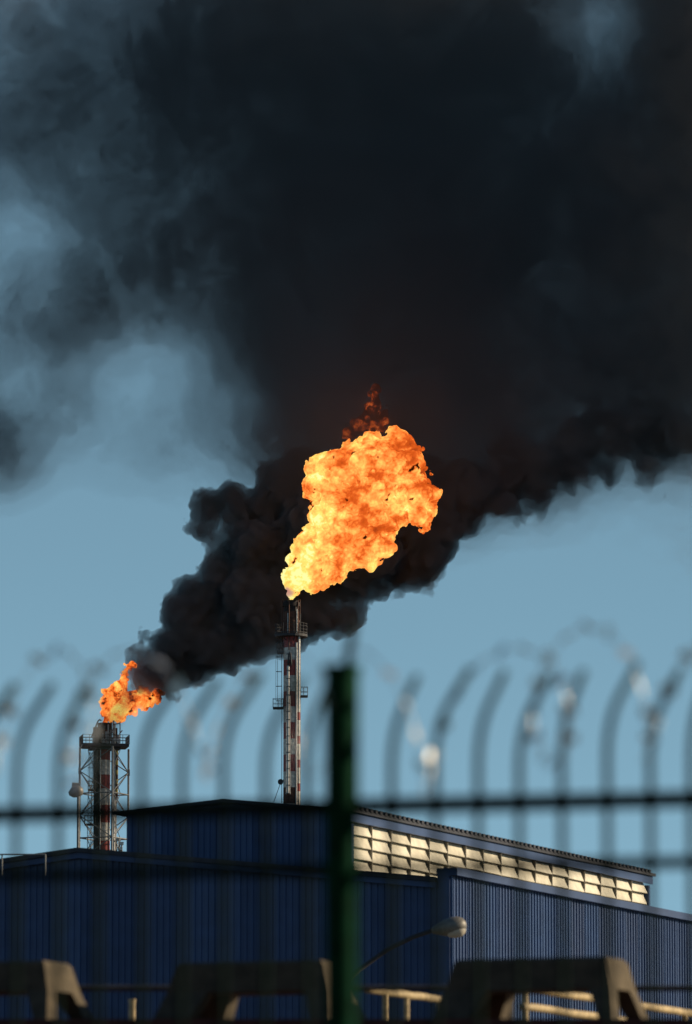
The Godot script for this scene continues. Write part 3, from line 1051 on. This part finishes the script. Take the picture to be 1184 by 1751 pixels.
	var gaps := [[1045, 40, 62, 60, 0.55], [45, 395, 60, 50, 0.85], [20, 100, 60, 45, 0.4], [240, 630, 90, 45, 0.6], [420, 690, 60, 45, 0.5]]
	var c := []
	for h in heaps:
		var d: float = 700.0 + h[5]
		var mm := d / FOCAL
		c.append([at(h[0], h[1], d), 1.0 / (h[2] * mm), 1.0 / (h[3] * mm), h[4] * 0.8])
	var gp := []
	for h in gaps:
		gp.append([at(h[0], h[1], 700.0), 1.0 / (h[2] * 700.0 / FOCAL), 1.0 / (h[3] * 700.0 / FOCAL), h[4]])
	var lo := at(-160, 1000, 700.0)
	var hi := at(1720, -160, 700.0)
	var cf := Field.new()
	cf.setup(Vector3(lo.x, lo.y, -726.0), Vector3(hi.x, hi.y, -678.0), 0.8)
	cf.coarse(func(q: Vector3) -> float:
		var s := 0.0
		for k in c:
			var o: Vector3 = k[0]
			var dx: float = (q.x - o.x) * k[1]
			var dy: float = (q.y - o.y) * k[2]
			var dz: float = (q.z - o.z) / 8.5
			var e := dx * dx + dy * dy + dz * dz
			if e < 9.0: s += k[3] * exp(-e)
		for k in gp:
			var o: Vector3 = k[0]
			var dx: float = (q.x - o.x) * k[1]
			var dy: float = (q.y - o.y) * k[2]
			var e := dx * dx + dy * dy
			if e < 6.0: s *= 1.0 - k[3] * exp(-e)
		return log(s + 0.0004))
	var turb := fbm(201, 17.0, 4, FastNoiseLite.FRACTAL_FBM, 0.5)
	turb.domain_warp_enabled = true
	var ragged := at(960, 850, 700.0)              # where the bank's lower edge is torn
	var curl := fbm(202, 6.0, 3, FastNoiseLite.FRACTAL_RIDGED, 0.5)
	n = 0
	for z in cf.nz:
		for y in cf.ny:
			for x in cf.nx:
				var g := cf.f[n]
				if g > -6.5:
					var q := cf.lo + Vector3(x, y, z) * cf.cell
					cf.f[n] = g + 1.15 * turb.get_noise_3d(q.x, q.y, q.z * 0.45) - (0.3 + 0.7 * exp(-q.distance_squared_to(ragged) / 420.0)) * curl.get_noise_3d(q.x, q.y, q.z * 0.6)
				n += 1
	cf.close_sides(-20.0)
	var last := 0.0
	for level in [0.005, 0.016, 0.04, 0.085, 0.17]:
		var add: float = level * 1.45 - last
		last += add
		part("smoke_layer", array_mesh(cf.surface(log(level))), fog(Color(0.42, 0.405, 0.4), add), cloud)


# ------------------------------------------------------------------ between the fence and the halls
func foreground() -> void:
	# street lamp
	var d := 110.0
	var root := at(560, 1690, d)
	root.y = 0.0
	var l := thing("street_lamp", "street lamp with curved arm and grey oval head before the halls", "street lamp", root)
	var path := PackedVector3Array()
	var rad := PackedFloat32Array()
	for q in [[560, 1760], [566, 1722], [585, 1690], [615, 1658], [660, 1625], [705, 1603], [742, 1590]]:
		path.append(at(q[0], q[1], d) - root)
		rad.append(0.045)
	var lowest := path[0]
	tube("pole", Vector3(lowest.x, 0, lowest.z), lowest, 0.06, M.iron, l)
	part("arm", swept(path, rad, 8), M.iron, l)
	var hp := PackedVector3Array()
	var hr := PackedFloat32Array()
	var h0 := at(736, 1592, d) - root
	var h1 := at(798, 1580, d) - root
	for q in [[0.0, 0.02], [0.05, 0.06], [0.2, 0.1], [0.4, 0.155], [0.6, 0.185], [0.8, 0.18], [0.93, 0.13], [0.985, 0.07], [1.0, 0.01]]:
		hp.append(h0.lerp(h1, q[0]))
		hr.append(q[1])
	part("lamp_head", swept(hp, hr, 20), M.lamp, l)
	var gp := PackedVector3Array()
	var gr := PackedFloat32Array()
	var dn := Vector3(0.012, -0.075, 0.01)
	for q in [[0.38, 0.02], [0.46, 0.11], [0.62, 0.15], [0.8, 0.15], [0.92, 0.1], [0.97, 0.02]]:
		gp.append(h0.lerp(h1, q[0]) + dn)
		gr.append(q[1])
	part("lens_bowl", swept(gp, gr, 20), M.lamp_glass, l)

	# perimeter wall with a maroon coping, carrying the concrete stools
	var a := deg_to_rad(ALPHA)
	var wd := 40.0
	var top := at(592, 1746, wd).y
	var w := thing("perimeter_wall", "grey perimeter wall with maroon coping along the bottom edge", "wall", Vector3(0, 0, -wd - 0.9))
	box("wall_body", Vector3(0, (top - 0.1) * 0.5, 0), Vector3(30, top - 0.1, 2.4), M.wall, w)
	for k in 12:
		box("coping_slab", Vector3(-13.75 + k * 2.5, top - 0.05 + rng.randf_range(-0.004, 0.004), 0), Vector3(2.485, 0.098, 2.55), M.coping, w)
	# stools: [front left x, front right x, top y, label]
	var set := [[-220, 70, 1641, "concrete stool with splayed legs at the far left edge of the wall"], [280, 545, 1640, "concrete stool with splayed legs behind the green fence post"], [757, 1033, 1634, "concrete stool with splayed legs in front of the sunlit blue wall"]]
	for q in set:
		var fr := at(q[1], 1741, wd)                 # foot of the front right edge, on the wall
		fr.y = top
		var lf := at(q[0], 1741, wd + (q[1] - q[0]) * wd / FOCAL * tan(a))
		lf.y = top
		var span := Vector2(fr.x - lf.x, fr.z - lf.z).length()
		var hgt := at(q[1], q[2], wd).y - top
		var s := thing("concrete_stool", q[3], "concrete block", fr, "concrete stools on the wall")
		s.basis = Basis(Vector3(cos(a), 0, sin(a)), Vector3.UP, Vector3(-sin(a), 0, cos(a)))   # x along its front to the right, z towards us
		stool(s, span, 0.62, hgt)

	# dark guard rail along the wall, and a sunlit handrail running back to the halls
	var g := thing("guard_rail", "dark horizontal guard rail behind the concrete stools", "railing", Vector3(0, top, -wd - 1.75))
	var gy := at(592, 1690, wd + 1.75).y - top
	rod("top_rail", Vector3(-9, gy, 0), Vector3(9, gy, 0), 0.022, M.iron, g)
	for k in 8:
		rod("rail_post", Vector3(-8.4 + k * 2.4, 0, 0), Vector3(-8.4 + k * 2.4, gy, 0), 0.022, M.iron, g)
	var hand := [[629, 1692, 760, 1711, 62.0, 665, "pale sunlit pipe handrail right of the green fence post"], [893, 1690, 1190, 1737, 60.0, 893, "pale two-bar pipe handrail seen under the right concrete stool"], [110, 1716, 228, 1728, 62.0, 226, "short pale upright post right of the leftmost concrete stool"]]
	var i := 0
	for q in hand:
		var p0 := at(q[0], q[1], q[4])
		var foot := Vector3(p0.x, 0, p0.z)
		var h := thing("upright_post" if i == 2 else "pipe_handrail", q[6], "post" if i == 2 else "railing", foot)
		var u := Vector3(sin(a), 0, -cos(a))
		var n := Vector3(cos(a), 0, sin(a))
		var p1 := on_plane(q[2], q[3], p0, n) - foot
		p0 -= foot
		if i == 2:
			var e := at(226, 1712, q[4]) - foot
			tube("post_tube", Vector3(e.x, 0, e.z), e, 0.035, M.rail_tan, h)
			tube("post_cap", e + Vector3(0, 0.001, 0), e + Vector3(0, 0.02, 0), 0.042, M.rail_tan, h)
			i += 1
			continue
		p1.y = p0.y
		# worn, slightly bent pipe
		var bars := [0.0] if i == 0 else [0.0, -0.19]
		for drop in bars:
			var path2 := PackedVector3Array()
			var rad2 := PackedFloat32Array()
			for k in 15:
				path2.append(p0.lerp(p1, k / 14.0) + Vector3(rng.randf_range(-1, 1), rng.randf_range(-1, 1), 0) * 0.006 + Vector3(0, drop, 0))
				rad2.append(0.042)
			part("pipe", swept(path2, rad2, 10), M.rail_tan, h)
		for k in 3:
			var e: Vector3 = p0.lerp(p1, [0.02 if i else 0.22, 0.5, 0.93][k])
			tube("rail_post", Vector3(e.x, 0, e.z), e, 0.03, M.rail_tan, h)
		i += 1

func stool(s: Node3D, span: float, deep: float, h: float) -> void:
	# one cast block: a thick slab on two end frames of splayed legs; battered sides, chamfered edges
	var slab := h * 0.5
	var bat := 0.10
	var c := 0.025
	var m := Shape.new()
	var x0 := -span + 0.07; var x1 := 0.0
	var z0 := -deep + bat; var z1 := -0.05
	var r := [[x0, z1, h - slab], [x1, z1, h - slab], [x1, z0, h - slab], [x0, z0, h - slab]]
	var lowr := []
	var midr := []
	var topr := []
	var cx := (x0 + x1) * 0.5
	var cz := (z0 + z1) * 0.5
	for q in r:
		var sx := signf(q[0] - cx)
		var sz := signf(q[1] - cz)
		lowr.append(Vector3(q[0] + sx * 0.05, h - slab, q[1] + sz * 0.05))
		midr.append(Vector3(q[0], h - c, q[1]))
		topr.append(Vector3(q[0] - sx * c, h, q[1] - sz * c))
	m.solid([lowr[0], lowr[1], lowr[2], lowr[3], midr[0], midr[1], midr[2], midr[3]])
	m.solid([midr[0], midr[1], midr[2], midr[3], topr[0], topr[1], topr[2], topr[3]])
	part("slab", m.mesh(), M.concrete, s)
	for k in 4:
		var q: Vector3 = lowr[k]
		var sx := signf(q.x - cx)
		var sz := signf(q.z - cz)
		var wide := 0.2 if sx < 0 else 0.04
		var t := Shape.new()
		var tp := [Vector3(q.x, q.y, q.z), Vector3(q.x - sx * (wide + 0.12), q.y, q.z), Vector3(q.x - sx * (wide + 0.12), q.y, q.z - sz * 0.15), Vector3(q.x, q.y, q.z - sz * 0.15)]
		var bt := []
		for j in 4:
			var e: Vector3 = tp[j]
			bt.append(Vector3(e.x + sx * (0.06 if j in [0, 3] else 0.12), 0.0, e.z + sz * 0.14 * (1.0 if j < 2 else 0.9)))
		if sx * sz > 0:
			t.solid([bt[0], bt[3], bt[2], bt[1], tp[0], tp[3], tp[2], tp[1]])
		else:
			t.solid([bt[0], bt[1], bt[2], bt[3], tp[0], tp[1], tp[2], tp[3]])
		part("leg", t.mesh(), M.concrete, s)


# ------------------------------------------------------------------ the fence close to the camera
func fence() -> void:
	var d := 14.0
	var phi := deg_to_rad(15.0)
	var dir := Vector3(cos(phi), 0, sin(phi))
	var away := Vector3(sin(phi), 0, -cos(phi))
	var foot := at(585, 1380, d)
	var rail_y := foot.y
	foot.y = 0.0
	var f := thing("security_fence", "blurred dark green steel bar fence close to the camera", "fence", foot)
	var px := d / FOCAL
	f.basis = Basis(dir, Vector3.UP, -away)      # x along the fence to the right, z towards us
	# post
	var ptop := at(585, 1152, d).y
	var post := tube("post", Vector3.ZERO, Vector3(0, ptop, 0), 0.043, M.fence, f)
	tube("post_cap", Vector3(0, ptop + 0.002, 0), Vector3(0, ptop + 0.02, 0), 0.049, M.fence, f)
	rod("post_arm", Vector3(0.008, ptop + 0.02, -0.02), Vector3(0.014, ptop + 0.13, -0.06), 0.012, M.fence_bar, f)
	for k in [-1, 1]:
		tube("post", Vector3(k * 2.5, 0, 0), Vector3(k * 2.5, ptop, 0), 0.036, M.fence, f)
	var r2 := at(585, 1486, d).y
	for q in [[rail_y, 0.021], [r2, 0.015], [1.9, 0.018], [0.35, 0.018]]:
		for s in [-1.0, 1.0]:
			tube("rail", Vector3(s * 0.045, q[0], 0.0), Vector3(s * 2.46, q[0], 0.0), q[1], M.fence_bar, f)
	# bars with tops bent away from us
	var path := PackedVector3Array()
	var rad := PackedFloat32Array()
	var bend_y := at(585, 1252, d).y
	path.append(Vector3(0, 0.12, 0)); rad.append(0.0098)
	path.append(Vector3(0, bend_y - 0.13, 0)); rad.append(0.0098)
	for k in 7:
		var a := deg_to_rad(46.0) * k / 6.0
		path.append(Vector3(0, bend_y - 0.09 + sin(a) * 0.22, -(1.0 - cos(a)) * 0.22))
		rad.append(0.0098)
	path.append(path[-1] + Vector3(0, cos(deg_to_rad(46.0)), -sin(deg_to_rad(46.0))) * 0.13); rad.append(0.0098)
	var bar := swept(path, rad, 10)
	var tilt := RandomNumberGenerator.new()
	tilt.seed = 3
	var step := 72.5 * px / cos(phi)
	for k in range(-16, 17):
		if k == 0: continue
		var o := part("bar", bar, M.fence_bar, f)
		o.transform = Transform3D(Basis(Vector3.UP, tilt.randf_range(-0.34, -0.12)), Vector3(k * step + 0.012 + tilt.randf_range(-0.004, 0.004), tilt.randf_range(-0.015, 0.012), -0.028))
	# razor wire
	var coil := thing("razor_wire_coil", "loose glinting coil of razor wire along the bent fence tops", "razor wire", foot)
	coil.basis = f.basis
	coil.position += dir * 0.05 + Vector3(0, 0.016, 0)
	var cy := at(585, 1222, d).y
	var R := 0.165
	var turns := 16
	var helix := PackedVector3Array()
	var hr := PackedFloat32Array()
	var n := turns * 40
	for i in n + 1:
		var t := float(i) / n
		var a := TAU * turns * t
		var wob := 1.0 + 0.10 * sin(a * 0.37 + 1.0) + 0.06 * sin(a * 1.31)
		helix.append(Vector3(-2.35 + 4.7 * t + 0.11 * sin(a) + 0.06 * sin(t * 47.0), cy + 0.025 * sin(t * 23.0) + R * wob * cos(a) + 0.02 * sin(t * 31.0), -0.1 + R * wob * 0.9 * sin(a)))
		hr.append(0.0017)
	part("wire", swept(helix, hr, 5), M.razor, coil)
	rng.seed = 7777
	var bl := Shape.new()
	for i in range(2, n - 2, 3):
		var p := helix[i]
		var t := (helix[i + 1] - helix[i - 1]).normalized()
		var s := t.cross(Vector3(rng.randf_range(-1, 1), rng.randf_range(-1, 1), rng.randf_range(-1, 1)).normalized()).normalized()
		if p.x > -0.25 and p.x < -0.05: continue       # barbs left out so no glint shows in front of the stack
		var e := t.cross(s) * 0.0006
		for sg in [-1.0, 1.0]:
			var q0 := p - t * 0.008
			var q1 := p + t * 0.008
			var tip0: Vector3 = p - t * 0.016 + s * (sg * 0.019)
			var tip1: Vector3 = p + t * 0.016 + s * (sg * 0.019)
			for fl in [1.0, -1.0]:
				var o: Vector3 = e * fl
				if fl > 0: bl.quad(q0 + o, q1 + o, tip1 + o, tip0 + o)
				else: bl.quad(q1 + o, q0 + o, tip0 + o, tip1 + o)
	var barbs := part("barbs", bl.mesh(), M.razor, coil)
	barbs.set_meta("kind", "stuff")
